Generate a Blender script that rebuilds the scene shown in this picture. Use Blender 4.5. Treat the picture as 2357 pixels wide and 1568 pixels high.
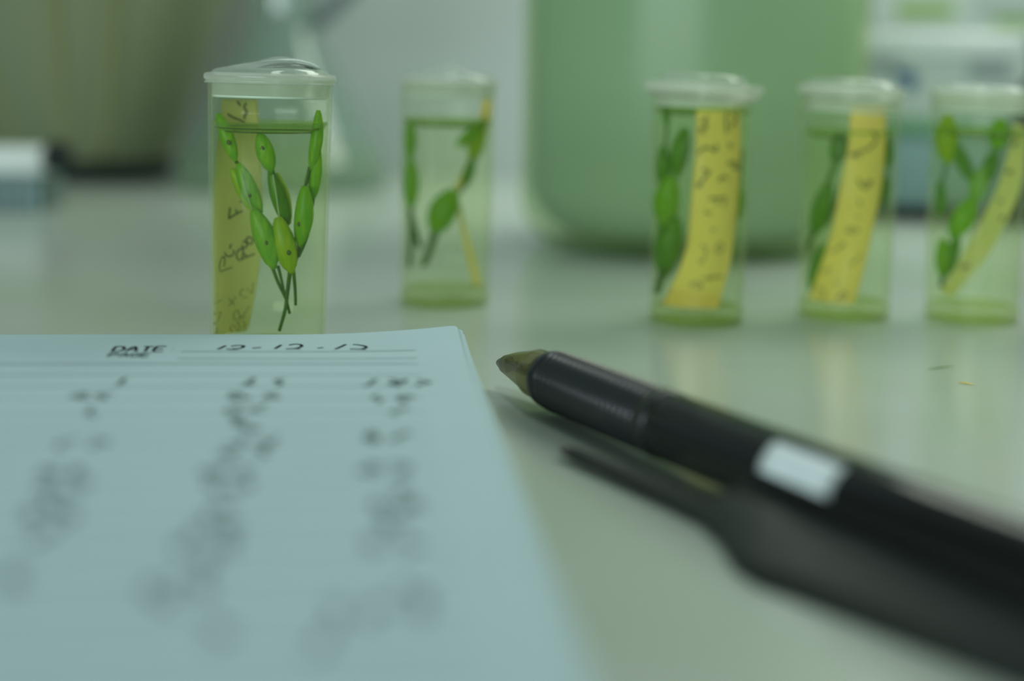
import bpy, math, random
from mathutils import Vector, Matrix

# ------------------------------------------------------------------ clear
for o in list(bpy.data.objects):
    bpy.data.objects.remove(o, do_unlink=True)
scene = bpy.context.scene
COL = scene.collection
MM = 0.001

# ------------------------------------------------------------------ camera
FPX, CAMH, HORIZ, VDIST, ROLL = 3200.0, 57.5, 188.0, 43000.0, 1.25
_p = math.atan(FPX / VDIST)
_sh = 784 - HORIZ - FPX * math.tan(_p)
_r = math.radians(ROLL)
CF = Vector((0, math.cos(_p), -math.sin(_p)))
_U0 = Vector((0, math.sin(_p), math.cos(_p)))
_R0 = Vector((1, 0, 0))
CR = _R0 * math.cos(_r) + _U0 * math.sin(_r)
CU = _U0 * math.cos(_r) - _R0 * math.sin(_r)
CAM = Vector((0, 0, CAMH))

cd = bpy.data.cameras.new('camera')
cam = bpy.data.objects.new('camera', cd)
COL.objects.link(cam)
cd.sensor_width = 23.6
cd.lens = FPX / 2357 * 23.6
cd.shift_y = -_sh / 2357
cd.clip_start = 0.005
cd.clip_end = 20
cd.dof.use_dof = True
cd.dof.focus_distance = 0.261
cd.dof.aperture_fstop = 3.8
m = Matrix((CR, CU, -CF)).transposed().to_4x4()
m.translation = CAM * MM
cam.matrix_world = m
scene.camera = cam

# ------------------------------------------------------------------ world, lights, exposure
w = bpy.data.worlds.new('world')
scene.world = w
w.use_nodes = True
w.node_tree.nodes['Background'].inputs[0].default_value = (0.74, 0.95, 0.86, 1)
w.node_tree.nodes['Background'].inputs[1].default_value = 0.12


def area_light(name, loc, target, sx, sy, power, col):
    l = bpy.data.lights.new(name, 'AREA')
    l.shape = 'RECTANGLE'
    l.size, l.size_y, l.energy, l.color = sx, sy, power, col
    o = bpy.data.objects.new(name, l)
    COL.objects.link(o)
    o.location = loc
    o.rotation_euler = (Vector(target) - Vector(loc)).to_track_quat('-Z', 'Y').to_euler()
    return o


# unseen lamp added for falloff, ceiling panel, frontal fill added behind the camera
area_light('added_back_lamp', (0.40, 0.63, 0.52), (0.34, 0.52, 0), 0.75, 0.26, 3.3, (0.94, 1.0, 0.86))
area_light('ceiling_tube', (0.1, 0.30, 1.7), (0.05, 0.3, 0), 1.0, 0.22, 3.5, (0.90, 1.0, 0.95))
area_light('added_front_fill', (-0.9, -1.75, 0.36), (0, 0.4, 0.06), 1.8, 0.55, 24.0, (0.84, 0.97, 1.0))

scene.view_settings.view_transform = 'Standard'
scene.view_settings.look = 'None'
scene.view_settings.gamma = 1
scene.view_settings.use_curve_mapping = False
scene.view_settings.exposure = 0.15
scene.cycles.transparent_max_bounces = 24
scene.cycles.max_bounces = 4
scene.cycles.diffuse_bounces = 2
scene.cycles.glossy_bounces = 2
scene.cycles.caustics_reflective = False
scene.cycles.use_adaptive_sampling = True
scene.cycles.adaptive_threshold = 0.08


# ------------------------------------------------------------------ pixel geometry (photo pixels -> millimetres in the room)
def ray(px, py):
    a = (px - 1178.5) / FPX
    b = (784 - py - _sh) / FPX
    return CF + CR * a + CU * b


def at_depth(px, py, Y):
    d = ray(px, py)
    return CAM + d * (Y / d.y)


def at_z(px, py, z):
    d = ray(px, py)
    return CAM + d * ((z - CAMH) / d.z)


def on_cyl(px, py, cx, cy, r, back=False):
    d = ray(px, py)
    a = d.x * d.x + d.y * d.y
    b = -2 * (d.x * cx + d.y * cy)
    c = cx * cx + cy * cy - r * r
    D = b * b - 4 * a * c
    if D < 0:
        t = -b / (2 * a)
        p = CAM + d * t
        v = Vector((p.x - cx, p.y - cy, 0))
        v *= r / v.length
        return Vector((cx + v.x, cy + v.y, p.z))
    t = (-b + (1 if back else -1) * math.sqrt(D)) / (2 * a)
    return CAM + d * t


# ------------------------------------------------------------------ materials
def newmat(name):
    mt = bpy.data.materials.new(name)
    mt.use_nodes = True
    nt = mt.node_tree
    for n in list(nt.nodes):
        nt.nodes.remove(n)
    out = nt.nodes.new('ShaderNodeOutputMaterial')
    return mt, nt, out


def c4(c):
    return (c[0], c[1], c[2], 1)


def noise_color(nt, ca, cb, scale, detail=3, lo=0.35, hi=0.65, stretch=None):
    tc = nt.nodes.new('ShaderNodeTexCoord')
    mp = nt.nodes.new('ShaderNodeMapping')
    nz = nt.nodes.new('ShaderNodeTexNoise')
    rp = nt.nodes.new('ShaderNodeValToRGB')
    nt.links.new(tc.outputs['Object'], mp.inputs[0])
    if stretch:
        mp.inputs['Scale'].default_value = stretch
    nt.links.new(mp.outputs[0], nz.inputs[0])
    nz.inputs['Scale'].default_value = scale
    nz.inputs['Detail'].default_value = detail
    rp.color_ramp.elements[0].position = lo
    rp.color_ramp.elements[0].color = c4(ca)
    rp.color_ramp.elements[1].position = hi
    rp.color_ramp.elements[1].color = c4(cb)
    nt.links.new(nz.outputs[0], rp.inputs[0])
    return rp.outputs[0]


def plain(name, col, rough=0.5, spec=0.4, col2=None, scale=200, bump=0, metallic=0, coat=0, stretch=None):
    mt, nt, out = newmat(name)
    b = nt.nodes.new('ShaderNodeBsdfPrincipled')
    nt.links.new(b.outputs[0], out.inputs[0])
    b.inputs['Roughness'].default_value = rough
    b.inputs['Specular IOR Level'].default_value = spec
    b.inputs['Metallic'].default_value = metallic
    b.inputs['Coat Weight'].default_value = coat
    nt.links.new(noise_color(nt, col, col2 or tuple(x * 0.93 for x in col), scale, stretch=stretch), b.inputs['Base Color'])
    if bump:
        nz = nt.nodes.new('ShaderNodeTexNoise')
        nz.inputs['Scale'].default_value = scale * 4
        bp = nt.nodes.new('ShaderNodeBump')
        bp.inputs['Strength'].default_value = bump
        bp.inputs['Distance'].default_value = 0.0003
        nt.links.new(nz.outputs[0], bp.inputs['Height'])
        nt.links.new(bp.outputs[0], b.inputs['Normal'])
    return mt


def schlick(nt, base, gain, power):
    lw = nt.nodes.new('ShaderNodeLayerWeight')
    lw.inputs[0].default_value = 0.5
    p = nt.nodes.new('ShaderNodeMath')
    p.operation = 'POWER'
    p.inputs[1].default_value = power
    ma = nt.nodes.new('ShaderNodeMath')
    ma.operation = 'MULTIPLY_ADD'
    ma.use_clamp = True
    ma.inputs[1].default_value = gain
    ma.inputs[2].default_value = base
    nt.links.new(lw.outputs['Facing'], p.inputs[0])
    nt.links.new(p.outputs[0], ma.inputs[0])
    return ma.outputs[0]


def clear(name, tint, haze, edge, hcol, gloss=0.04, ggain=0.35, rough=0.08, trl=0.5, hpow=3):
    """clear or milky plastic, glass or water: see-through, with scattering body and Fresnel gloss"""
    mt, nt, out = newmat(name)
    tr = nt.nodes.new('ShaderNodeBsdfTransparent')
    tr.inputs[0].default_value = c4(tint)
    df = nt.nodes.new('ShaderNodeBsdfDiffuse')
    tl = nt.nodes.new('ShaderNodeBsdfTranslucent')
    gl = nt.nodes.new('ShaderNodeBsdfGlossy')
    mean = tuple(x * 0.96 for x in hcol)
    df.inputs[0].default_value = c4(mean)
    tl.inputs[0].default_value = c4(mean)
    gl.inputs['Roughness'].default_value = rough
    mx = nt.nodes.new('ShaderNodeMixShader')
    mx.inputs[0].default_value = trl
    nt.links.new(df.outputs[0], mx.inputs[1])
    nt.links.new(tl.outputs[0], mx.inputs[2])
    m1 = nt.nodes.new('ShaderNodeMixShader')
    nt.links.new(schlick(nt, haze, edge, hpow), m1.inputs[0])
    nt.links.new(tr.outputs[0], m1.inputs[1])
    nt.links.new(mx.outputs[0], m1.inputs[2])
    m2 = nt.nodes.new('ShaderNodeMixShader')
    nt.links.new(schlick(nt, gloss, ggain, 4), m2.inputs[0])
    nt.links.new(m1.outputs[0], m2.inputs[1])
    nt.links.new(gl.outputs[0], m2.inputs[2])
    nt.links.new(m2.outputs[0], out.inputs[0])
    return mt


def leafy(name, col, col2, trl=0.45, rough=0.35, stretch=None, scale=500, gloss=0.02):
    mt, nt, out = newmat(name)
    hc = noise_color(nt, col, col2, scale, stretch=stretch)
    df = nt.nodes.new('ShaderNodeBsdfDiffuse')
    tl = nt.nodes.new('ShaderNodeBsdfTranslucent')
    gl = nt.nodes.new('ShaderNodeBsdfGlossy')
    gl.inputs['Roughness'].default_value = rough
    nt.links.new(hc, df.inputs[0])
    nt.links.new(hc, tl.inputs[0])
    mx = nt.nodes.new('ShaderNodeMixShader')
    mx.inputs[0].default_value = trl
    nt.links.new(df.outputs[0], mx.inputs[1])
    nt.links.new(tl.outputs[0], mx.inputs[2])
    m2 = nt.nodes.new('ShaderNodeMixShader')
    nt.links.new(schlick(nt, gloss, 0.08, 4), m2.inputs[0])
    nt.links.new(mx.outputs[0], m2.inputs[1])
    nt.links.new(gl.outputs[0], m2.inputs[2])
    nt.links.new(m2.outputs[0], out.inputs[0])
    return mt


M = {}
M['table'] = plain('bench_laminate', (0.53, 0.60, 0.555), 0.20, 0.5, (0.48, 0.565, 0.485), 14, coat=0.0)
M['wall'] = plain('painted_wall', (0.48, 0.54, 0.525), 0.7, 0.2, (0.46, 0.52, 0.505), 6)
M['floor'] = plain('grey_floor', (0.25, 0.28, 0.26), 0.5, 0.3, (0.22, 0.25, 0.23), 10)
M['page'] = plain('writing_paper', (0.50, 0.67, 0.72), 0.85, 0.15, (0.485, 0.655, 0.705), 60)
M['page_edge'] = plain('page_stack', (0.58, 0.70, 0.68), 0.9, 0.1, (0.48, 0.60, 0.58), 900, stretch=(0.02, 0.02, 8))
M['cover'] = plain('card_cover', (0.30, 0.38, 0.36), 0.7, 0.2)
M['rule'] = plain('printed_rule', (0.30, 0.42, 0.46), 0.9, 0.05)
M['dateline'] = plain('printed_line', (0.08, 0.14, 0.14), 0.9, 0.05)
M['ink'] = plain('black_ink', (0.012, 0.02, 0.02), 0.7, 0.1)
M['inksoft'] = plain('dark_ink', (0.09, 0.15, 0.16), 0.7, 0.1)
M['pencil'] = plain('pencil_mark', (0.10, 0.10, 0.035), 0.8, 0.1)
M['pencil2'] = plain('soft_pencil_mark', (0.19, 0.18, 0.05), 0.8, 0.1)
M['vial'] = clear('vial_plastic', (0.985, 1.0, 0.97), 0.028, 0.55, (0.70, 0.78, 0.42), 0.015, 0.18, 0.12, hpow=8)
M['vialbase'] = clear('vial_base_plastic', (0.95, 1.0, 0.85), 0.16, 0.2, (0.55, 0.62, 0.14), 0.02, 0.2, 0.2)
M['liquid'] = clear('vial_liquid', (0.97, 1.0, 0.91), 0.03, 0.06, (0.60, 0.68, 0.20), 0.0, 0.05, 0.05, hpow=5)
M['meniscus'] = clear('liquid_surface', (0.80, 0.95, 0.62), 0.20, 0.25, (0.30, 0.45, 0.08), 0.03, 0.45, 0.03)
M['menline'] = clear('refraction_dark_line', (0.55, 0.68, 0.30), 0.25, 0.1, (0.10, 0.17, 0.02), 0.04, 0.3, 0.05)
M['lid'] = clear('lid_plastic', (0.98, 1.0, 0.98), 0.36, 0.15, (0.94, 0.98, 0.90), 0.03, 0.25, 0.18, hpow=5)
M['lidtop'] = clear('lid_clear_top', (0.96, 1.0, 0.97), 0.20, 0.20, (0.88, 0.94, 0.88), 0.06, 0.45, 0.05, hpow=4)
M['liddark'] = clear('lid_fold_reflection', (0.45, 0.52, 0.45), 0.15, 0.1, (0.10, 0.13, 0.11), 0.10, 0.5, 0.05)
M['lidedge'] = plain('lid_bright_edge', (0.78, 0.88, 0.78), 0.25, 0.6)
M['grain'] = leafy('grain_green', (0.16, 0.48, 0.004), (0.30, 0.60, 0.008), stretch=(1, 1, 0.22), scale=1100)
M['grainy'] = leafy('grain_yellow_green', (0.30, 0.55, 0.008), (0.46, 0.62, 0.02), stretch=(1, 1, 0.22), scale=1100)
M['graind'] = leafy('grain_dark_green', (0.07, 0.28, 0.004), (0.13, 0.38, 0.006), stretch=(1, 1, 0.22), scale=1100)
M['stem'] = leafy('stem_green', (0.035, 0.16, 0.008), (0.06, 0.22, 0.01))
M['awn'] = leafy('awn_pale', (0.45, 0.60, 0.30), (0.50, 0.66, 0.34))
M['spot'] = leafy('grain_spot', (0.075, 0.12, 0.015), (0.06, 0.10, 0.015), 0.2)
M['strip'] = leafy('yellow_label_paper', (0.97, 0.80, 0.19), (0.92, 0.76, 0.18), 0.25, 0.7, scale=140, gloss=0.01)
M['strip1'] = leafy('pale_yellow_label_paper', (0.74, 0.72, 0.24), (0.66, 0.68, 0.23), 0.25, 0.7, scale=140, gloss=0.01)
M['orange'] = leafy('folded_label_end', (0.95, 0.66, 0.08), (0.88, 0.60, 0.07), 0.25, 0.7, scale=140, gloss=0.01)
M['penblack'] = plain('black_pen_plastic', (0.012, 0.014, 0.015), 0.22, 0.5)
M['grip'] = plain('black_rubber_grip', (0.020, 0.024, 0.027), 0.26, 0.6)
M['barrel'] = clear('smoky_barrel', (0.22, 0.24, 0.23), 0.35, 0.3, (0.035, 0.042, 0.042), 0.05, 0.5, 0.10)
M['refill'] = plain('ink_refill', (0.01, 0.01, 0.01), 0.3, 0.4)
M['cone'] = clear('amber_pen_cone', (0.62, 0.60, 0.36), 0.45, 0.25, (0.30, 0.29, 0.13), 0.06, 0.5, 0.12)
M['pensteel'] = plain('pen_point_metal', (0.14, 0.15, 0.13), 0.3, 0.5, metallic=0.6)
M['clip'] = plain('dark_grey_clip', (0.026, 0.033, 0.028), 0.45, 0.4)
M['glint'] = plain('painted_glint', (0.86, 0.98, 1.0), 0.4, 0.4)
M['jarshell'] = clear('jar_shell_plastic', (0.93, 1.0, 0.86), 0.24, 0.12, (0.52, 0.68, 0.28), 0.02, 0.12, 0.25, hpow=5)
M['jarbody'] = leafy('jar_liquid', (0.48, 0.65, 0.58), (0.52, 0.68, 0.58), 0.3, 0.6, scale=9, gloss=0.02)
M['jarcap'] = plain('green_cap', (0.25, 0.45, 0.25), 0.4, 0.4)
M['glass'] = clear('flask_glass', (0.93, 0.97, 0.95), 0.10, 0.40, (0.45, 0.60, 0.52), 0.04, 0.5, 0.05, hpow=2)
M['hose'] = plain('grey_hose', (0.16, 0.20, 0.21), 0.5, 0.3)
M['olive'] = plain('olive_plastic', (0.24, 0.29, 0.175), 0.5, 0.3, (0.27, 0.30, 0.18), 9, stretch=(3, 3, 0.4))
M['olive_light'] = plain('olive_rib', (0.26, 0.29, 0.13), 0.5, 0.3)
M['rubber'] = plain('dark_rubber', (0.018, 0.026, 0.024), 0.6, 0.2)
M['white'] = plain('white_plastic', (0.80, 0.88, 0.86), 0.4, 0.4)
M['carton'] = plain('white_carton', (0.56, 0.65, 0.61), 0.7, 0.2, (0.53, 0.62, 0.58), 30)
M['greyprint'] = plain('grey_print', (0.36, 0.43, 0.42), 0.8, 0.1)
M['blueprint'] = plain('blue_print', (0.03, 0.12, 0.28), 0.6, 0.2)
M['bluetub'] = plain('pale_blue_plastic', (0.27, 0.42, 0.43), 0.5, 0.3, (0.25, 0.40, 0.41), 20)
M['greenband'] = plain('green_band', (0.20, 0.42, 0.24), 0.5, 0.3)
M['limeband'] = plain('lime_print', (0.32, 0.48, 0.18), 0.7, 0.2)
M['greyrib'] = plain('grey_ribbed_plastic', (0.13, 0.19, 0.18), 0.5, 0.3)


# ------------------------------------------------------------------ mesh helpers (all coordinates in mm)
def mesh_obj(name, verts, faces, mat, parent=None, origin=None, smooth=True, loc=None):
    """verts in world mm; origin = world mm point for the object's origin"""
    if parent is not None:
        org = parent['_o']
        org = Vector(org)
        myorg = org
        loc_ = Vector((0, 0, 0))
    else:
        myorg = Vector(origin if origin is not None else (0, 0, 0))
        loc_ = myorg * MM
    me = bpy.data.meshes.new(name)
    me.from_pydata([tuple((Vector(v) - myorg) * MM) for v in verts], [], faces)
    me.update()
    if smooth:
        for p in me.polygons:
            p.use_smooth = True
    o = bpy.data.objects.new(name, me)
    COL.objects.link(o)
    if isinstance(mat, (list, tuple)):
        for k in mat:
            me.materials.append(M[k])
    else:
        me.materials.append(M[mat])
    o.location = loc_
    if parent is not None:
        o.parent = parent
    o['_o'] = tuple(myorg)
    return o


def thing(name, label, cat, origin, group=None):
    o = bpy.data.objects.new(name, None)
    COL.objects.link(o)
    o.empty_display_size = 0.01
    o.location = Vector(origin) * MM
    o['_o'] = tuple(origin)
    tag(o, label, cat, group)
    return o


def tag(o, label, cat, group=None):
    o['label'] = label
    o['category'] = cat
    if group:
        o['group'] = group
    return o


def lathe(profile, c=(0, 0, 0), n=64, tilt=None, zfun=None, rfun=None):
    """profile [(r,z)] about the vertical through c; r=0 ends closed"""
    vs, fs, rings = [], [], []
    for (r, z) in profile:
        if r <= 1e-6:
            rings.append([len(vs)])
            vs.append(Vector((0, 0, z)))
        else:
            ring = []
            for k in range(n):
                a = 2 * math.pi * k / n
                rr = r * (rfun(a, r, z) if rfun else 1)
                ring.append(len(vs))
                vs.append(Vector((rr * math.cos(a), rr * math.sin(a), z)))
            rings.append(ring)
    for i in range(len(rings) - 1):
        A, B = rings[i], rings[i + 1]
        for k in range(n):
            k2 = (k + 1) % n
            if len(A) == 1 and len(B) == 1:
                continue
            if len(A) == 1:
                fs.append((A[0], B[k2], B[k]))
            elif len(B) == 1:
                fs.append((A[k], A[k2], B[0]))
            else:
                fs.append((A[k], A[k2], B[k2], B[k]))
    if zfun:
        for v in vs:
            v.z += zfun(v.x, v.y, v.z)
    if tilt:
        R, piv = tilt
        vs = [R @ (v - piv) + piv for v in vs]
    c = Vector(c)
    return [v + c for v in vs], fs


def box(x0, x1, y0, y1, z0, z1, b=0.0):
    """chamfered box"""
    if b <= 0:
        v = [(x, y, z) for z in (z0, z1) for (x, y) in ((x0, y0), (x1, y0), (x1, y1), (x0, y1))]
        f = [(3, 2, 1, 0), (4, 5, 6, 7), (0, 1, 5, 4), (1, 2, 6, 5), (2, 3, 7, 6), (3, 0, 4, 7)]
        return v, f

    def rect(ins, z):
        xa, xb, ya, yb = x0 + ins, x1 - ins, y0 + ins, y1 - ins
        q = max(0.01, b - ins)
        return [(xa + q, ya, z), (xb - q, ya, z), (xb, ya + q, z), (xb, yb - q, z), (xb - q, yb, z), (xa + q, yb, z), (xa, yb - q, z), (xa, ya + q, z)]
    rs = [rect(b * 0.8, z0), rect(b * 0.25, z0 + b * 0.25), rect(0, z0 + b), rect(0, z1 - b), rect(b * 0.25, z1 - b * 0.25), rect(b * 0.8, z1)]
    v = [p for r in rs for p in r]
    f = [tuple(range(7, -1, -1)), tuple(range(40, 48))]
    for i in range(5):
        for k in range(8):
            k2 = (k + 1) % 8
            f.append((i * 8 + k, i * 8 + k2, i * 8 + 8 + k2, i * 8 + 8 + k))
    return v, f


def tube(points, radii, n=10, cap=True, flat=1.0, up=Vector((0, -1, 0))):
    pts = [Vector(p) for p in points]
    vs, fs = [], []
    for i, p in enumerate(pts):
        t = (pts[min(i + 1, len(pts) - 1)] - pts[max(i - 1, 0)]).normalized()
        e1 = t.cross(up)
        if e1.length < 1e-4:
            e1 = t.cross(Vector((1, 0, 0)))
        e1.normalize()
        e2 = e1.cross(t).normalized()
        r = radii[i] if isinstance(radii, (list, tuple)) else radii
        for k in range(n):
            a = 2 * math.pi * k / n
            vs.append(p + e1 * (r * math.cos(a)) + e2 * (r * flat * math.sin(a)))
    for i in range(len(pts) - 1):
        for k in range(n):
            k2 = (k + 1) % n
            fs.append((i * n + k, i * n + k2, (i + 1) * n + k2, (i + 1) * n + k))
    if cap:
        fs.append(tuple(range(n - 1, -1, -1)))
        fs.append(tuple(range((len(pts) - 1) * n, len(pts) * n)))
    return vs, fs


def merge(*parts):
    V, F = [], []
    for v, f in parts:
        b = len(V)
        V += list(v)
        F += [tuple(i + b for i in q) for q in f]
    return V, F


def smooth_line(pts, sub=5):
    if len(pts) < 3:
        out = []
        for i in range(len(pts) - 1):
            for k in range(sub):
                t = k / sub
                out.append((pts[i][0] + (pts[i + 1][0] - pts[i][0]) * t, pts[i][1] + (pts[i + 1][1] - pts[i][1]) * t))
        return out + [pts[-1]]
    P = [pts[0]] + list(pts) + [pts[-1]]
    out = []
    for i in range(1, len(P) - 2):
        p0, p1, p2, p3 = P[i - 1], P[i], P[i + 1], P[i + 2]
        for k in range(sub):
            t = k / sub
            out.append(tuple(0.5 * ((2 * p1[j]) + (-p0[j] + p2[j]) * t + (2 * p0[j] - 5 * p1[j] + 4 * p2[j] - p3[j]) * t * t + (-p0[j] + 3 * p1[j] - 3 * p2[j] + p3[j]) * t ** 3) for j in (0, 1)))
    return out + [pts[-1]]


def ribbon(pos, nrm, width):
    """ink ribbon through 3-D points on a surface"""
    vs, fs = [], []
    n = len(pos)
    for i in range(n):
        t = pos[min(i + 1, n - 1)] - pos[max(i - 1, 0)]
        if t.length < 1e-6:
            t = Vector((1, 0, 0))
        s = nrm[i].cross(t.normalized())
        if s.length < 1e-6:
            s = Vector((0, 0, 1))
        s.normalize()
        wv = width * (0.7 if i in (0, n - 1) else 1)
        vs += [pos[i] + s * wv / 2, pos[i] - s * wv / 2]
    for i in range(n - 1):
        fs.append((2 * i, 2 * i + 1, 2 * i + 3, 2 * i + 2))
    return vs, fs


# ------------------------------------------------------------------ the setting
def struct(name, v, f, mat):
    o = mesh_obj(name, v, f, mat, origin=(0, 0, 0), smooth=False)
    o['kind'] = 'structure'
    return o


WALLY = 842
v, f = box(-1500, 1500, WALLY, WALLY + 60, -900, 1900)
o = struct('wall_back', v, f, 'wall')
o['label'] = 'pale grey painted wall behind the bench'
v, f = box(-1900, 1900, -1900, WALLY + 60, -960, -900)
o = struct('floor', v, f, 'floor')
o['label'] = 'grey floor below the bench'
t = thing('lab_bench', 'pale grey green glossy bench top carrying the vials, notebook and pen', 'table', (0, 300, -900))
v, f = box(-900, 900, -150, WALLY - 1, -28, 0, 1.5)
mesh_obj('bench_top', v, f, 'table', t, smooth=False)
for (x, y) in ((-860, -110), (860, -110), (-860, 790), (860, 790)):
    v, f = box(x - 22, x + 22, y - 22, y + 22, -899, -28, 2)
    mesh_obj('leg', v, f, 'cover', t, smooth=False)

# ------------------------------------------------------------------ notebook
YAW = math.radians(6.2)
NC = Vector((-9.8, 259.5, 0))            # far right corner of the top sheet
NR = Vector((math.cos(YAW), math.sin(YAW), 0))     # along the top edge to the right
NF = Vector((-math.sin(YAW), math.cos(YAW), 0))    # along the right edge, away from the camera
PZ, PW, PL = 9.4, 178.0, 238.0


def page_z(s, t):
    c = max(0.0, 1 - t / 34) ** 2 * max(0.0, 1 - s / 36) ** 2
    return PZ + 2.1 * c + 0.25 * math.sin(t / 31) * max(0, 1 - s / 50)


def page_pt(s, t, dz=0.0, dr=0.0, ds=0.0):
    p = NC + NR * (-t + dr) - NF * (s + ds)
    return Vector((p.x, p.y, page_z(max(s, 0), max(t, 0)) + dz))


def page_hit(px, py, dz=0.05):
    z = PZ
    for _ in range(8):
        p = at_z(px, py, z)
        d = p - NC
        s, t_ = -d.dot(NF), -d.dot(NR)
        z = page_z(max(s, 0), max(t_, 0)) + dz
    return at_z(px, py, z)


nb = thing('notebook', 'white ruled notebook with a handwritten date, lying open in front of the tallest vial', 'notebook', (NC - NF * PL / 2 - NR * PW / 2) * 1.0)
nb['_o'] = tuple((NC - NF * PL / 2 - NR * PW / 2))


def slab(s0, s1, t0, t1, z0, z1, inset_top=0.0):
    vs = []
    for (z, q) in ((z0, 0), (z1, inset_top)):
        for (s, t_) in ((s1, t1), (s1, t0 + q), (s0 + q, t0 + q), (s0 + q, t1)):
            p = NC - NR * t_ - NF * s
            vs.append((p.x, p.y, z))
    return vs, [(3, 2, 1, 0), (4, 5, 6, 7), (0, 1, 5, 4), (1, 2, 6, 5), (2, 3, 7, 6), (3, 0, 4, 7)]


v, f = slab(0.5, PL + 1, -0.2, PW, 0.0, 1.0)
mesh_obj('back_cover', v, f, 'cover', nb, smooth=False)
# page block: bundles of leaves, each a little offset
random.seed(4)
z = 1.0
while z < 7.4:
    h = 0.8
    v, f = slab(0.8 + random.uniform(0, .5), PL, 0.5 + random.uniform(-.5, .6), PW, z, z + h - 0.03)
    mesh_obj('page_bundle', v, f, 'page_edge', nb, smooth=False)
    z += h


def sheet(dz, dr, ds, name='sheet', curl=1.0):
    ss = [0, .5, 1.5, 4, 8, 12, 16, 20, 25, 30, 36, 45, 60, 90, 130, 180, PL]
    ts = [0, .4, 1.2, 3, 6, 9, 12, 16, 20, 25, 30, 34, 40, 50, 65, 80, 95, 110, 125, 140, 160, PW]
    vs, fs = [], []
    for side in (0, -0.09):
        for s in ss:
            for t_ in ts:
                s2, t2 = s, t_
                if s < 1.4 and t_ < 1.1:      # rounded corner
                    s2, t2 = max(s, .5), max(t_, .4)
                p = page_pt(s2, t2, 0, dr, ds)
                p.z = PZ + (p.z - PZ) * curl + dz + side
                vs.append(p)
    n, mm = len(ts), len(ss)
    off = n * mm
    for i in range(mm - 1):
        for j in range(n - 1):
            a, b, c, d = i * n + j, i * n + j + 1, (i + 1) * n + j + 1, (i + 1) * n + j
            fs.append((a, b, c, d))
            fs.append((off + d, off + c, off + b, off + a))
    for i in range(mm - 1):
        a, b = i * n, (i + 1) * n
        fs.append((a, b, off + b, off + a))
        a, b = i * n + n - 1, (i + 1) * n + n - 1
        fs.append((b, a, off + a, off + b))
    for j in range(n - 1):
        a, b = j, j + 1
        fs.append((b, a, off + a, off + b))
        a, b = (mm - 1) * n + j, (mm - 1) * n + j + 1
        fs.append((a, b, off + b, off + a))
    return mesh_obj(name, vs, fs, 'page', nb)


sheet(-1.55, 0.9, 0.2, curl=0.25)
sheet(-1.0, 1.5, 0.8, curl=0.45)
sheet(-0.6, 1.3, 0.5, curl=0.65)
sheet(-0.3, 0.9, 0.25, curl=0.85)
top = sheet(0.0, 0.0, 0.0)

# printed ruling on the top sheet
parts = []


def rule(s, t0, t1, wd, n=40):
    pos = [page_pt(s, t0 + (t1 - t0) * k / n, 0.03) for k in range(n + 1)]
    return ribbon(pos, [Vector((0, 0, 1))] * len(pos), wd)


def page_st(px, py):
    d = page_hit(px, py, 0) - NC
    return -d.dot(NF), -d.dot(NR)


sd, tr_ = page_st(700, 810)
_, tR = page_st(958, 806)
_, tL = page_st(418, 808)
v, f = rule(sd, tR, tL, 0.30)
mesh_obj('date_rule', v, f, 'dateline', top, smooth=False)
s1, _ = page_st(700, 838)
s0, _ = page_st(700, 826)
parts = [rule(s1, tR, PW - 4, 0.8), rule(s0, tR, tL, 0.6)]
for k in range(1, 24):
    parts.append(rule(s1 + k * 8.4, tR, PW - 4, 0.5))
v, f = merge(*parts)
mesh_obj('printed_ruling', v, f, 'rule', top, smooth=False)

FONT = {
    'D': [[(0, 0), (0, 1)], [(0, 1), (.45, .95), (.65, .5), (.45, .05), (0, 0)]],
    'A': [[(0, 0), (.32, 1), (.65, 0)], [(.12, .36), (.53, .36)]],
    'T': [[(0, 1), (.65, 1)], [(.32, 1), (.32, 0)]],
    'E': [[(.6, 1), (0, 1), (0, 0), (.6, 0)], [(0, .52), (.5, .52)]],
    ':': [[(.2, .7), (.24, .7)], [(.2, .2), (.24, .2)]],
    'P': [[(0, 0), (0, 1)], [(0, 1), (.5, .95), (.6, .75), (.5, .5), (0, .48)]],
    'G': [[(.6, .85), (.35, 1), (.05, .75), (.05, .25), (.35, 0), (.6, .2), (.6, .45), (.4, .45)]],
}


def strokes(lines, hit, width, sub=5):
    ps = []
    for ln in lines:
        q = smooth_line(ln, sub)
        pos = [hit(*xy) for xy in q]
        nr = [(CAM - p).normalized() for p in pos]
        ps.append(ribbon(pos, nr, width))
    return merge(*ps)


def page_strokes(lines, width):
    ps = []
    for ln in lines:
        q = smooth_line(ln, 5)
        pos = [page_hit(*xy) for xy in q]
        ps.append(ribbon(pos, [Vector((0, 0, 1))] * len(pos), width))
    return merge(*ps)


def page_text(txt, px0, py0, hmm, wmm, slant=0.0, gap=1.35):
    """letters written on the page along the ruled direction, baseline starting at a photo pixel"""
    p0 = page_hit(px0, py0)
    d = p0 - NC
    s_, t_ = -d.dot(NF), -d.dot(NR)
    ps = []
    for i, ch in enumerate(txt):
        for ln in FONT[ch]:
            q = smooth_line(ln, 4)
            pos = [page_pt(s_ - y * hmm, t_ - (i * gap + x / .65) * wmm - y * slant, 0.06) for (x, y) in q]
            ps.append(ribbon(pos, [Vector((0, 0, 1))] * len(pos), 0.55))
    return merge(*ps)


v, f = page_text('DATE:', 257, 809, 4.4, 1.75)
mesh_obj('printed_date_heading', v, f, 'ink', top, smooth=False)
v, f = page_text('PAGE', 248, 821, 3.0, 1.35)
mesh_obj('printed_page_heading', v, f, 'inksoft', top, smooth=False)


def zl(lines, ox, oy, sc):
    return [[(ox + x / sc, oy + y / sc) for (x, y) in ln] for ln in lines]


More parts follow.
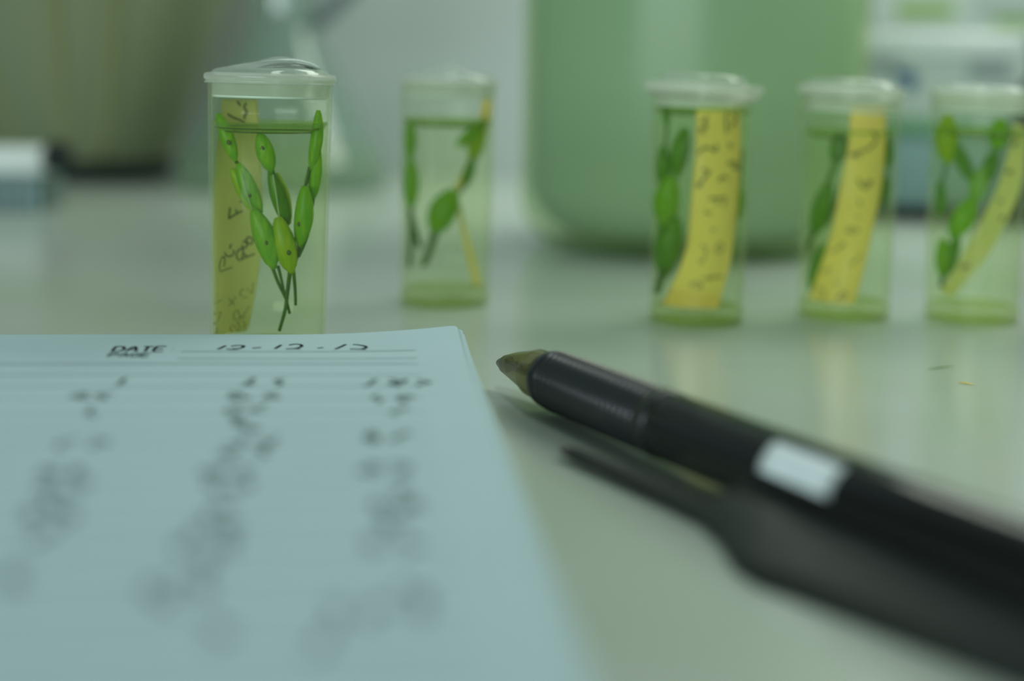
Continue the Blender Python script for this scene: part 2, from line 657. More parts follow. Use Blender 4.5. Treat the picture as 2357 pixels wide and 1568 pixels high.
date = zl([
    [(185, 108), (215, 97), (270, 70)],
    [(325, 76), (390, 68), (455, 72), (440, 92), (380, 105)], [(275, 105), (330, 110), (400, 108)], [(340, 100), (400, 108)],
    [(545, 97), (590, 94), (640, 90)],
    [(782, 105), (850, 62)],
    [(930, 66), (990, 55), (1050, 60), (1062, 78), (1020, 95), (960, 103)], [(895, 107), (960, 103), (1050, 105)],
    [(1225, 97), (1290, 91)],
    [(1412, 108), (1455, 90), (1525, 57)],
    [(1598, 58), (1650, 62), (1720, 75), (1735, 92), (1690, 103)], [(1565, 106), (1620, 106), (1690, 108), (1735, 111)],
], 460, 780, 4.533)
v, f = page_strokes(date, 0.62)
mesh_obj('handwritten_date', v, f, 'ink', top, smooth=False)

# three columns of handwritten entries
random.seed(11)


def entry(cx, cy, n=2, wd=3.6, ht=5.6):
    """one cramped entry of n characters centred at a photo pixel"""
    p = page_hit(cx, cy)
    d = p - NC
    s_, t_ = -d.dot(NF), -d.dot(NR)
    ps = []
    for i in range(n):
        to = t_ - (i - (n - 1) / 2) * wd
        k = random.randint(4, 6)
        q = [(random.uniform(-.42, .42) * wd, (0.5 - j / (k - 1)) * ht * random.uniform(.75, 1.0)) for j in range(k)]
        q = smooth_line(q, 5)
        pos = [page_pt(s_ - y, to - x, 0.06) for (x, y) in q]
        ps.append(ribbon(pos, [Vector((0, 0, 1))] * len(pos), 0.75))
    return ps


cols = [
    [(266, 879, 1), (212, 912, 2), (205, 948, 1), (192, 1020, 2), (150, 1088, 2), (138, 1126, 2), (122, 1160, 1), (108, 1188, 2), (90, 1235, 1), (40, 1330, 1)],
    [(604, 879, 2), (530, 913, 1), (596, 911, 2), (565, 940, 2), (540, 968, 1), (582, 984, 1), (538, 1015, 1), (620, 1018, 1), (552, 1042, 2), (525, 1085, 2), (512, 1122, 2), (498, 1180, 1), (490, 1215, 2), (478, 1255, 2), (455, 1300, 1), (415, 1350, 2), (395, 1380, 1), (515, 1450, 1)],
    [(884, 880, 2), (944, 881, 2), (905, 918, 2), (922, 946, 1), (890, 1003, 2), (850, 1010, 1), (884, 1080, 2), (928, 1130, 1), (908, 1165, 2), (900, 1205, 1), (905, 1250, 2), (962, 1370, 1), (950, 1400, 1), (815, 1410, 2), (745, 1480, 1)],
]
for cl in cols:
    ps = []
    for (x, y, n) in cl:
        ps += entry(x, y, n)
    v, f = merge(*ps)
    mesh_obj('handwritten_column', v, f, 'inksoft', top, smooth=False)

# ------------------------------------------------------------------ pen
PA = Vector((-4.51, 264.88, 5.36))
_an, _sl = -1.11325, 0.0135
PD = Vector((math.cos(_an) * math.cos(_sl), math.sin(_an) * math.cos(_sl), math.sin(_sl)))
PE1 = PD.cross(Vector((0, 0, 1))).normalized()     # sideways
PE2 = PE1.cross(PD).normalized()                   # up
TIP = 6.0                                          # axis position of the point


def pen_lathe(prof, n=40, drop=True):
    vs, fs = [], []
    for (s, r) in prof:
        cpt = PA + PD * (s + TIP)
        if drop and s < 12:      # the nose bends towards the paper side of the axis, resting low
            cpt = cpt - PE2 * (0.9 * (1 - s / 12) ** 1.2)
        for k in range(n):
            a = 2 * math.pi * k / n
            vs.append(cpt + PE1 * (r * math.cos(a)) + PE2 * (r * math.sin(a)))
    for i in range(len(prof) - 1):
        for k in range(n):
            k2 = (k + 1) % n
            fs.append((i * n + k, (i + 1) * n + k, (i + 1) * n + k2, i * n + k2))
    fs.append(tuple(range(n)))
    fs.append(tuple(range(len(prof) * n - 1, (len(prof) - 1) * n - 1, -1)))
    return vs, fs


pen = thing('pen', 'black retractable pen with ribbed grip and amber nose, lying beside the notebook', 'pen', tuple(PA + PD * 75 - Vector((0, 0, 6))))
v, f = pen_lathe([(0, .35), (.25, .62), (1.2, .95), (3.2, 1.55), (3.6, 1.7)])
mesh_obj('point', v, f, 'pensteel', pen)
v, f = pen_lathe([(3.4, 1.6), (3.6, 1.75), (9, 2.85), (14, 3.75), (15.0, 3.95), (16.2, 4.35), (21.2, 4.45), (22, 4.3)])
mesh_obj('nose_cone', v, f, 'cone', pen)
v, f = pen_lathe([(5, .9), (14, 1.3), (22, 1.6)])
mesh_obj('inner_tube', v, f, 'pensteel', pen)
prof = [(20.6, 4.2), (20.8, 4.75), (21.8, 5.05), (24.2, 5.22)]
s = 24.2
while s < 56:
    prof += [(s + .15, 4.62), (s + .70, 4.58), (s + .90, 5.26), (s + 1.25, 5.32), (s + 1.6, 5.26)]
    s += 1.75
prof += [(57.0, 5.36), (59.2, 5.40), (59.8, 5.25), (60.0, 4.9)]
v, f = pen_lathe(prof, 48)
mesh_obj('ribbed_grip', v, f, 'grip', pen)
v, f = pen_lathe([(59.6, 4.85), (60, 5.15), (62, 5.25), (100, 5.30), (140, 5.30), (141, 5.0)])
mesh_obj('barrel', v, f, 'barrel', pen)
v, f = pen_lathe([(59, 2.2), (59.5, 2.6), (92, 2.6), (92.5, 3.4), (138, 3.4), (139, 2.5)])
mesh_obj('refill', v, f, 'refill', pen)
v, f = pen_lathe([(137, 5.35), (138, 5.5), (147, 5.4), (148, 4.6), (148.2, 2.6), (154, 2.5), (155, 1.8)])
mesh_obj('push_button_end', v, f, 'penblack', pen)


def pen_patch(pa, pb, a0, a1, r, n=12, th=0.12):
    vs, fs = [], []
    ms = 8
    for q in (r, r + th):
        for i in range(ms + 1):
            s_ = pa + (pb - pa) * i / ms
            for k in range(n + 1):
                a = a0 + (a1 - a0) * k / n
                vs.append(PA + PD * (s_ + TIP) + PE1 * (q * math.cos(a)) + PE2 * (q * math.sin(a)))
    st = n + 1
    off = st * (ms + 1)
    for i in range(ms):
        for k in range(n):
            a_, b_, c_, d_ = i * st + k, i * st + k + 1, (i + 1) * st + k + 1, (i + 1) * st + k
            fs.append((d_, c_, b_, a_))
            fs.append((off + a_, off + b_, off + c_, off + d_))
    for i in range(ms):
        for k in (0, n):
            fs.append((i * st + k, (i + 1) * st + k, off + (i + 1) * st + k, off + i * st + k))
    for k in range(n):
        for i in (0, ms):
            fs.append((i * st + k, i * st + k + 1, off + i * st + k + 1, off + i * st + k))
    return vs, fs


v, f = pen_patch(89, 103, math.radians(13), math.radians(62), 5.35)  # white patch painted in for a reflection on the glossy barrel
mesh_obj('painted_glint', v, f, 'glint', pen)['label'] = 'small white rectangular patch painted as a reflection on the barrel'

# clip: thin tongue that widens into a broad plate, lying low on the notebook side of the barrel
up_px = [(1290, 1020, 2.2), (1330, 1030, 2.4), (1450, 1078, 2.5), (1560, 1118, 2.6), (1625, 1140, 3.0), (1665, 1130, 4.6), (1710, 1105, 6.0), (1780, 1112, 6.4), (1860, 1125, 6.6), (2000, 1178, 6.8), (2200, 1255, 7.0), (2400, 1335, 7.2), (2560, 1400, 7.3)]
lo_px = [(1288, 1040, 1.3), (1318, 1058, 1.1), (1430, 1110, 1.0), (1530, 1158, .9), (1610, 1200, .8), (1655, 1245, .7), (1690, 1305, .6), (1740, 1340, .6), (1830, 1372, .6), (1980, 1432, .6), (2180, 1512, .6), (2400, 1600, .6), (2570, 1668, .6)]
U = [at_z(*q) for q in up_px]
L = [at_z(*q) for q in lo_px]
vs, fs = [], []
for i in range(len(U)):
    wdt = min(1.0, (U[i] - L[i]).length / 5)
    nrm = ((L[i] - U[i]).cross(PD)).normalized()
    if nrm.z < 0:
        nrm = -nrm
    mid = (U[i] + L[i]) / 2 + nrm * (0.35 * wdt)
    th = nrm * (0.9 * wdt + .3)
    ul, ll = U[i] - th, L[i] - th * .5
    for q in (U[i], U[i].lerp(mid, .6), mid, L[i].lerp(mid, .4), L[i], ll, ul):
        vs.append(Vector((q.x, q.y, max(q.z, 0.05))))
n = 7
for i in range(len(U) - 1):
    for k in range(n):
        k2 = (k + 1) % n
        fs.append((i * n + k, i * n + k2, (i + 1) * n + k2, (i + 1) * n + k))
fs.append(tuple(range(n)))
fs.append(tuple(range(len(U) * n - 1, len(U) * n - n - 1, -1)))
mesh_obj('clip', vs, fs, 'clip', pen)

# ------------------------------------------------------------------ vials
RT, RB, WALL = 12.15, 11.35, 0.55


def rad(z):
    return RB + (RT - RB) * min(z / 57.0, 1.0)


def make_vial(px_axis, py_ref, depth, label, level, lid):
    ax = at_depth(px_axis, py_ref, depth)
    cx, cy = ax.x, depth
    root = thing('sample_vial', label, 'vial', (cx, cy, 0), 'capped sample vials on the bench')
    zt = 56.6
    prof = [(0, 0.35), (RB - 2.2, 0.35), (RB - 1.5, 0.0), (RB - .5, 0.0), (RB, .6)]
    prof += [(rad(z_), z_) for z_ in (4, 12, 20, 30, 40, 50, zt)]
    prof += [(RT + .45, zt), (RT + .55, zt + .5), (RT - WALL, zt + .5)]
    prof += [(rad(z_) - WALL, z_) for z_ in (50, 40, 30, 20, 12, 5.2)] + [(RB - WALL - 1, 4.4), (0, 4.3)]
    v, f = lathe(prof, (cx, cy, 0), 72)
    mesh_obj('body', v, f, 'vial', root)
    v, f = lathe([(0, .45), (RB - 1.0, .45), (RB - .35, 1.1), (rad(3.5) - .3, 3.6), (RB - 1.4, 4.1), (0, 4.15)], (cx, cy, 0), 48)
    mesh_obj('thick_base', v, f, 'vialbase', root)['label'] = 'thick yellowish bottom of the vial'
    ri = lambda z_: rad(z_) - WALL - .1
    v, f = lathe([(0, 4.45), (RB - WALL - 1, 4.5), (ri(5.4), 5.4), (ri(20), 20), (ri(35), 35), (ri(level), level + 2.0)], (cx, cy, 0), 56)
    mesh_obj('liquid', v, f, 'liquid', root)
    v, f = lathe([(ri(level), level + 2.0), (ri(level) - .25, level + 1.3), (ri(level) - .8, level + .6), (ri(level) - 1.8, level + .15), (ri(level) - 3.2, level), (0, level)], (cx, cy, 0), 56)
    mesh_obj('liquid_surface', v, f, 'meniscus', root)
    for (dr_, dz_, th_) in ((2.6, .02, .16), (.75, .75, .13)):  # dark rings imitate the refraction lines at the liquid's edge
        rr_, zz_ = ri(level) - dr_, level + dz_
        v, f = lathe([(rr_ + th_ * math.cos(2 * math.pi * k / 8), zz_ + th_ * math.sin(2 * math.pi * k / 8)) for k in range(9)], (cx, cy, 0), 56)
        mesh_obj('refraction_line', v, f, 'menline', root)
    # lid
    R = Matrix.Rotation(math.radians(lid.get('tilt', 0)), 3, 'Y') @ Matrix.Rotation(math.radians(lid.get('tiltx', 0)), 3, 'X')
    piv = Vector((0, 0, 57))
    tl = (R, piv)
    rf, zf = lid['rf'], lid.get('zf', 57.2)
    pz = lid.get('plug', 53.3)
    cz = zf - lid.get('skirt', 1.2)
    v, f = lathe([(0, zf + .3), (RT - 1.4, zf + .3), (RT - 1.0, zf + .9), (rf - .35, zf + .75), (rf, zf + .3), (rf - .05, zf - .3), (rf - .5, zf - .75), (RT + .7, cz - .0), (RT + .62, zf - .9), (RT - .9, zf - .9), (RT - .9, pz + .4), (RT - 1.15, pz), (RT - 1.75, pz), (RT - 1.9, zf - .2), (0, zf - .2)], (cx, cy, 0), 64, tl)
    lidm = mesh_obj('lid', v, f, 'lid', root)
    v, f = lathe([(RT - 1.72, pz - .10), (RT - 1.1, pz - .10), (RT - .82, pz + .12), (RT - .82, pz + .38), (RT - 1.72, pz + .25), (RT - 1.72, pz - .10)], (cx, cy, 0), 64, tl)
    mesh_obj('plug_edge', v, f, 'lidedge', lidm)
    bump = lid['bump']
    rd, hd = lid['rd'], lid['hd']
    pr = [(rd + .9, zf + .7), (rd + .4, zf + .9 + hd * .35), (rd, zf + .9 + hd * .75), (rd - 1.2, zf + .9 + hd)] + [(rd * k, zf + .9 + hd) for k in (.78, .68, .58, .48, .38, .28, .18, .08)] + [(0, zf + .9 + hd)]
    v, f = lathe(pr, (cx, cy, 0), 64, tl, zfun=lambda x, y, z_: bump(x, y) * max(0, min(1, (rd - math.hypot(x, y)) / 2.5)))
    mesh_obj('domed_top', v, f, 'lidtop', lidm)
    root['_c'] = (cx, cy)
    return root, cx, cy, lidm


def gauss(x, y, cx, cy, sx, sy):
    return math.exp(-((x - cx) / sx) ** 2 - ((y - cy) / sy) ** 2)


V1 = make_vial(620, 450, 276, 'frontmost vial with three green sprigs, standing behind the notebook', 46.6,
               dict(rf=12.95, tilt=0.3, rd=10.9, hd=.9, bump=lambda x, y: 2.5 * gauss(x, y, 2.2, -1, 5.6, 6) + .5 * gauss(x, y, -5, -4, 3, 3)))
V2 = make_vial(1028, 450, 357, 'blurred vial with one sprig along its left wall, between front vial and big green jar', 45.8,
               dict(rf=13.0, tilt=1.0, rd=11.2, hd=1.0, plug=53.6, bump=lambda x, y: 2.8 * gauss(x, y, -.5, 0, 6, 6)))
V3 = make_vial(1611, 450, 338, 'vial with wide yellow strip and tilted wide lid, directly before the big green jar', 50.5,
               dict(rf=14.6, tilt=2.4, rd=9.8, hd=2.2, plug=52.2, skirt=2.6, bump=lambda x, y: .3 * gauss(x, y, -3, 0, 6, 6)))
V4 = make_vial(1952, 450, 350, 'vial with slanting yellow strip and green grains, second from the right edge', 45.4,
               dict(rf=13.6, tilt=2.2, rd=11.2, hd=1.6, plug=51.8, skirt=2.0, bump=lambda x, y: .9 * gauss(x, y, 2, 0, 7, 7)))
V5 = make_vial(2248, 450, 349, 'rightmost vial, cut by the picture edge, with thin diagonal yellow strip', 46.6,
               dict(rf=12.6, tilt=1.0, rd=10.8, hd=1.0, plug=52.6, bump=lambda x, y: .5 * gauss(x, y, -3, 0, 5, 5)))

# folded film crease on the front vial's lid, its dark reflection put into the colour
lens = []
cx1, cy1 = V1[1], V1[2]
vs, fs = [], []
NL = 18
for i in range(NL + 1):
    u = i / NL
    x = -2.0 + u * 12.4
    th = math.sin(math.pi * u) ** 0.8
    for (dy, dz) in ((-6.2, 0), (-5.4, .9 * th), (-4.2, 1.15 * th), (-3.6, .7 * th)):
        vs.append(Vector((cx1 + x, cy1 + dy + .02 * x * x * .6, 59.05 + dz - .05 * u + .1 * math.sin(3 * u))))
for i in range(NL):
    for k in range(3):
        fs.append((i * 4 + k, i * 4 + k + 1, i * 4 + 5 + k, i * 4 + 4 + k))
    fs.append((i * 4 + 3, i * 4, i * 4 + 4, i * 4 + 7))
mesh_obj('dark_reflection_fold', vs, fs, 'liddark', V1[3])
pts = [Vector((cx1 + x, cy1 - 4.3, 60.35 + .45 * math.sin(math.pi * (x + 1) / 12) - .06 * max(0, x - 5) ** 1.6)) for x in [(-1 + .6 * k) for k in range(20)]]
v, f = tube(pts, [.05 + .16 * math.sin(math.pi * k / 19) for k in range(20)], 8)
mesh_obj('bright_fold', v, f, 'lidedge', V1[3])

# ------------------------------------------------------------------ plant material inside the vials
random.seed(7)


def inside(vi, px, py, off, rad_need):
    """photo pixel -> point inside a vial, pulled towards the axis where the wall would be crossed"""
    _, cx, cy, _ = vi
    c = at_depth(px, py, cy + off)
    dx, dy = c.x - cx, off
    Ri = rad(max(c.z, 0)) - WALL - .25 - rad_need
    u = min(abs(dx) / 12.0, 1.2)
    dx *= 1 - .10 * u ** 4
    rr = math.hypot(dx, dy)
    if rr > Ri:
        if abs(dx) <= Ri * .97:
            dy = math.copysign(math.sqrt(max(0, Ri * Ri - dx * dx)), dy)
        else:
            dx, dy = math.copysign(Ri * .97, dx), math.copysign(Ri * .22, dy)
    return Vector((cx + dx, cy + dy, max(c.z, 5.0)))


def grain_mesh(p0, p1, w_, bend=0.05, n=14, m_=16, tip=1.0):
    ax = p1 - p0
    L_ = ax.length
    t = ax.normalized()
    e1 = t.cross(Vector((0, -1, 0))).normalized()
    e2 = e1.cross(t).normalized()
    vs, fs = [], []
    for i in range(m_ + 1):
        u = i / m_
        # narrow tip at p0 (upper end), fuller body, short neck at p1
        prof = max(0.03, math.sin(math.pi * min(1, (u * .93 + .035))) ** .45)
        prof *= (0.80 + 0.20 * math.sin(math.pi * u))
        if u > .93:
            prof *= .75
        cpt = p0 + ax * u + e1 * (bend * L_ * math.sin(math.pi * u))
        for k in range(n):
            a = 2 * math.pi * k / n
            rdg = 1 + .10 * math.cos(5 * a)
            vs.append(cpt + e1 * (w_ / 2 * prof * rdg * math.cos(a)) + e2 * (w_ * .36 * prof * rdg * math.sin(a)))
    for i in range(m_):
        for k in range(n):
            k2 = (k + 1) % n
            fs.append((i * n + k, i * n + k2, (i + 1) * n + k2, (i + 1) * n + k))
    fs.append(tuple(range(n - 1, -1, -1)))
    fs.append(tuple(range(m_ * n, (m_ + 1) * n)))
    return vs, fs


def sprig(vi, label, grains, stems, group, awns=()):
    """grains: (x0,y0,x1,y1,width_px,depth_mm,material,spot or None)"""
    _, cx, cy, _ = vi
    lowest = min([inside(vi, q[2], q[3], q[5], .5) for q in grains] + [inside(vi, x, y, o_, .4) for st in stems for (x, y, o_) in st[0]], key=lambda p: p.z)
    root = thing('grain_sprig', label, 'plant sprig', tuple(lowest), group)
    for (x0, y0, x1, y1, wp, off, mat, spot) in grains:
        wmm = wp * cy / FPX
        p0, p1 = inside(vi, x0, y0, off, wmm * .4), inside(vi, x1, y1, off, wmm * .4)
        v, f = grain_mesh(p0, p1, wmm, random.uniform(-.04, .04))
        g = mesh_obj('grain', v, f, mat, root)
        if spot:
            c = inside(vi, spot[0], spot[1], off - wmm * .33, .1)
            t = (p1 - p0).normalized()
            v, f = tube([c - t * .55, c - t * .3, c, c + t * .3, c + t * .55], [.08, .34, .45, .36, .08], 8, flat=.3)
            mesh_obj('spot', v, f, 'spot', g)
    for (pts, wpx, mat) in stems:
        P = smooth3([inside(vi, x, y, o_, .4) for (x, y, o_) in pts])
        r = wpx * cy / FPX / 2
        v, f = tube(P, [r * (1 - .25 * k / len(P)) for k in range(len(P))], 8)
        mesh_obj('stem', v, f, mat, root)
    for (pts, wpx) in awns:
        P = smooth3([inside(vi, x, y, o_, .3) for (x, y, o_) in pts])
        v, f = tube(P, wpx * cy / FPX / 2, 6)
        mesh_obj('awn', v, f, 'awn', root)
    return root


def smooth3(P, sub=4):
    if len(P) < 3:
        return P
    Q = [P[0]] + P + [P[-1]]
    out = []
    for i in range(1, len(Q) - 2):
        a, b, c, d = Q[i - 1], Q[i], Q[i + 1], Q[i + 2]
        for k in range(sub):
            t = k / sub
            out.append(.5 * ((2 * b) + (c - a) * t + (2 * a - 5 * b + 4 * c - d) * t * t + (3 * b - a - 3 * c + d) * t ** 3))
    return out + [P[-1]]


# front vial, three sprigs fanning out of the bottom
sprig(V1, 'green sprig leaning left across the yellow strip in the frontmost vial', [
    (488, 262, 543, 374, 31, -3.5, 'grain', (525, 328)),
    (532, 388, 580, 486, 30, -2.6, 'grainy', None),
    (548, 376, 602, 490, 38, -4.0, 'grain', (574, 450)),
    (584, 482, 631, 620, 50, -5.2, 'grain', (612, 559)),
], [
    ([(543, 372, -3.5), (550, 382, -3.8)], 9, 'stem'),
    ([(626, 612, -5.0), (640, 650, -4.6), (658, 688, -4.2), (667, 722, -4.0)], 8.5, 'stem'),
    ([(640, 612, -4.6), (648, 645, -4.3), (655, 678, -4.2), (662, 705, -4.1)], 7.5, 'stem'),
], 'sprigs in the frontmost vial', [([(556, 402, -5.4), (568, 445, -5.6), (580, 484, -5.8)], 3)])
sprig(V1, 'green sprig standing in the middle of the frontmost vial', [
    (598, 306, 626, 396, 40, -3.8, 'grain', (604, 342)),
    (622, 392, 662, 520, 36, -3.0, 'graind', None),
    (638, 398, 668, 516, 22, -2.4, 'grainy', None),
    (640, 500, 673, 630, 50, -5.4, 'grainy', (665, 582)),
], [
    ([(624, 390, -3.6), (628, 402, -3.4)], 14, 'graind'),
    ([(668, 622, -5.2), (662, 670, -5.0), (657, 711, -4.8), (643, 762, -4.6)], 10, 'stem'),
    ([(676, 624, -5.0), (680, 668, -4.8), (681, 703, -4.6)], 8.5, 'stem'),
], 'sprigs in the frontmost vial', [([(628, 402, -4.8), (636, 450, -5.0), (643, 502, -5.4)], 4)])
sprig(V1, 'green sprig leaning against the right wall of the frontmost vial', [
    (752, 254, 718, 392, 29, -2.6, 'grain', None),
    (758, 326, 724, 464, 30, -1.4, 'grain', None),
    (704, 428, 690, 570, 42, -4.4, 'grain', (690, 516)),
], [
    ([(716, 385, -2.4), (708, 415, -2.6), (702, 440, -3.0)], 9, 'stem'),
    ([(724, 460, -1.6), (720, 485, -2.2), (711, 540, -3.6), (688, 592, -4.8)], 9, 'stem'),
    ([(690, 566, -4.4), (686, 585, -4.6), (680, 612, -4.8)], 8, 'stem'),
], 'sprigs in the frontmost vial')

# second vial
sprig(V2, 'olive green sprig hugging the left wall of the blurred second vial', [
    (931, 272, 936, 372, 27, -2.5, 'grain', None),
    (938, 366, 944, 482, 36, -3.0, 'grain', None),
], [
    ([(941, 478, -3), (944, 540, -3), (938, 615, -2.5)], 14, 'stem'),
    ([(944, 500, -3), (958, 548, -3.5), (968, 570, -3.8)], 15, 'stem'),
], 'sprigs in the second vial')
sprig(V2, 'green sprig leaning right with one fat grain in the second vial', [
    (1122, 286, 1088, 372, 40, -2.5, 'grainy', None),
    (1118, 276, 1052, 338, 28, -4.0, 'grain', None),
    (1090, 362, 1066, 436, 24, -3.0, 'graind', None),
    (1046, 438, 998, 538, 62, -5.0, 'grain', None),
], [
    ([(1066, 430, -3.0), (1050, 450, -4.0)], 9, 'stem'),
    ([(1004, 524, -5.0), (990, 575, -4.6), (974, 612, -4.4)], 18, 'stem'),
], 'sprigs in the second vial')

# third vial
sprig(V3, 'dense dark green sprig filling the left side of the vial before the jar', [
    (1532, 236, 1534, 292, 16, -2.0, 'graind', None),
    (1578, 294, 1556, 408, 42, -4.5, 'graind', None),
    (1516, 336, 1524, 438, 34, -2.0, 'graind', None),
    (1545, 405, 1528, 530, 58, -4.2, 'grain', None),
    (1520, 420, 1512, 540, 34, -1.0, 'graind', None),
    (1556, 500, 1536, 625, 54, -4.0, 'graind', None),
    (1522, 515, 1516, 640, 56, -2.5, 'graind', None),
], [
    ([(1530, 610, -3.0), (1516, 645, -2.5), (1506, 676, -2.0)], 20, 'stem'),
    ([(1534, 290, -2.0), (1528, 340, -2.0)], 7, 'stem'),
], 'sprigs in the vial before the jar')
sprig(V3, 'single narrow grain right of the yellow strip in the vial before the jar', [
    (1709, 424, 1701, 508, 25, 1.5, 'grain', (1703, 495)),
], [([(1716, 345, 2), (1712, 390, 2), (1709, 428, 1.6)], 6, 'stem')], 'sprigs in the vial before the jar')

# fourth vial
sprig(V4, 'dark green sprig left of the slanting strip in the second vial from right', [
    (1934, 300, 1924, 382, 40, -3.5, 'graind', (1923, 364)),
    (1908, 420, 1866, 545, 44, -4.0, 'graind', None),
    (1898, 560, 1846, 668, 27, -2.0, 'graind', None),
], [
    ([(1924, 378, -3.5), (1912, 405, -3.8), (1904, 430, -4.0)], 16, 'graind'),
    ([(1866, 540, -4), (1850, 572, -3)], 12, 'stem'),
    ([(1938, 420, -2), (1924, 470, -2), (1902, 520, -2)], 10, 'stem'),
], 'sprigs in the second vial from right')
sprig(V4, 'two narrow grains at the right wall of the second vial from right', [
    (2056, 316, 2050, 392, 21, 1.0, 'graind', None),
    (2048, 404, 2036, 474, 24, 1.0, 'graind', None),
], [([(2050, 390, 1), (2048, 408, 1)], 7, 'stem')], 'sprigs in the second vial from right')

# fifth vial
sprig(V5, 'green sprig crossing the rightmost vial from its upper right to lower left', [
    (2304, 272, 2294, 346, 44, -4.0, 'grain', None),
    (2290, 350, 2262, 424, 34, -4.2, 'graind', None),
    (2262, 385, 2244, 470, 40, -4.4, 'grain', None),
    (2240, 455, 2188, 548, 50, -4.6, 'grain', None),
    (2204, 540, 2166, 645, 32, -3.5, 'graind', None),
    (2168, 548, 2168, 640, 36, -3.0, 'grain', None),
], [
    ([(2294, 342, -4), (2286, 362, -4)], 14, 'graind'),
    ([(2168, 636, -3), (2163, 660, -2.6)], 12, 'stem'),
], 'sprigs in the rightmost vial')
sprig(V5, 'olive sprig at the upper left of the rightmost vial', [
    (2172, 262, 2180, 380, 50, -2.4, 'grainy', None),
    (2196, 330, 2238, 420, 32, -3.2, 'graind', None),
    (2160, 415, 2150, 500, 22, -1.5, 'graind', None),
], [([(2178, 372, -2.4), (2164, 420, -2)], 7, 'stem')], 'sprigs in the rightmost vial')


# ------------------------------------------------------------------ paper strips with pencil writing
def strip(vi, label, left, right, mat, r, back, name='label_strip', flat=None):
    """strip of paper bent along the wall of a vial; edges traced as photo pixel rows"""
    _, cx, cy, _ = vi

    def hit(px, py, dr=0.0):
        if flat is not None:
            q = at_depth(px, py, cy + flat(px, py) - dr)
        else:
            q = on_cyl(px, py, cx, cy, r - dr if back else r + dr, back)
        rr = math.hypot(q.x - cx, q.y - cy)
        lim = rad(max(q.z, 0)) - WALL - .22
        if rr > lim:
            q = Vector((cx + (q.x - cx) * lim / rr, cy + (q.y - cy) * lim / rr, q.z))
        q.z = max(q.z, 4.75)
        return q
    Ls, Rs = smooth_line(left, 4), smooth_line(right, 4)
    NN, K = 34, 10

    def sample(P, u):
        x = u * (len(P) - 1)
        i = min(int(x), len(P) - 2)
        k = x - i
        return (P[i][0] * (1 - k) + P[i + 1][0] * k, P[i][1] * (1 - k) + P[i + 1][1] * k)
    vs, fs = [], []
    for side in (0.06, -0.06):
        for i in range(NN + 1):
            a, b = sample(Ls, i / NN), sample(Rs, i / NN)
            for k in range(K + 1):
                q = k / K
                vs.append(hit(a[0] * (1 - q) + b[0] * q, a[1] * (1 - q) + b[1] * q, side))
    st = K + 1
    off = st * (NN + 1)
    for i in range(NN):
        for k in range(K):
            a, b, c, d = i * st + k, i * st + k + 1, (i + 1) * st + k + 1, (i + 1) * st + k
            fs.append((d, c, b, a))
            fs.append((off + a, off + b, off + c, off + d))
        for k in (0, K):
            fs.append((i * st + k, (i + 1) * st + k, off + (i + 1) * st + k, off + i * st + k))
    for k in range(K):
        for i in (0, NN):
            fs.append((i * st + k, i * st + k + 1, off + i * st + k + 1, off + i * st + k))
    zmin = min(vs, key=lambda p: p.z)
    o = mesh_obj(name, vs, fs, mat, origin=tuple(zmin))
    tag(o, label, 'paper strip', 'yellow paper strips inside the vials')
    return o, hit


def write(o, hit, lines, width, mat='pencil'):
    v, f = strokes(lines, lambda x, y: hit(x, y, 0.2), width)
    mesh_obj('handwriting', v, f, mat, o, smooth=False)


o, h = strip(V1, 'pale yellow paper strip with pencil writing at left in the frontmost vial',
             [(512, 228), (503, 300), (495, 400), (492, 520), (492, 640), (493, 850)],
             [(592, 228), (598, 300), (603, 400), (604, 500), (602, 570), (590, 660), (576, 730), (548, 850)], 'strip1', 11.0, True)
w1 = zl([
    [(375, 118), (408, 105)],
    [(262, 295), (300, 265), (345, 240), (410, 208)], [(275, 175), (268, 235), (262, 295)], [(335, 195), (350, 235)],
    [(165, 855), (300, 805)], [(165, 850), (158, 790), (180, 715), (210, 700), (215, 745), (205, 800)], [(215, 650), (235, 685), (280, 690), (315, 660), (308, 625)], [(285, 610), (270, 585), (295, 565)],
    [(380, 730), (450, 700), (540, 665)], [(375, 745), (340, 690), (360, 630), (405, 615), (412, 660), (395, 715)], [(412, 660), (450, 690)],
    [(400, 570), (410, 600), (445, 595), (450, 550), (430, 530), (405, 545)], [(450, 495), (490, 490), (515, 520), (500, 560), (465, 555), (450, 520), (450, 495)],
    [(455, 1115), (410, 1125), (375, 1095), (395, 1045), (440, 1035), (475, 1065), (500, 1080), (510, 1020), (515, 970)],
    [(108, 1190), (190, 1145)], [(250, 1140), (285, 1175), (315, 1210)], [(255, 1215), (285, 1175), (330, 1120)],
    [(305, 1365), (370, 1345), (440, 1330)], [(305, 1355), (310, 1290), (340, 1260), (360, 1300), (375, 1340)], [(375, 1340), (420, 1300), (470, 1215)],
    [(85, 1415), (130, 1390)], [(95, 1305), (175, 1275)], [(175, 1275), (130, 1390)],
    [(290, 1500), (265, 1455), (290, 1420), (320, 1445), (345, 1480), (370, 1440), (345, 1400), (380, 1375), (425, 1410), (400, 1460)],
    [(115, 1520), (122, 1455)],
], 470, 440, 4.61)
w1 += zl([[(785, 930), (750, 1010), (795, 1090), (750, 1170), (775, 1210)], [(470, 1120), (560, 1180), (680, 1225), (760, 1270)], [(630, 900), (690, 990)]], 460, 110, 7.366)
write(o, h, w1, 0.34)

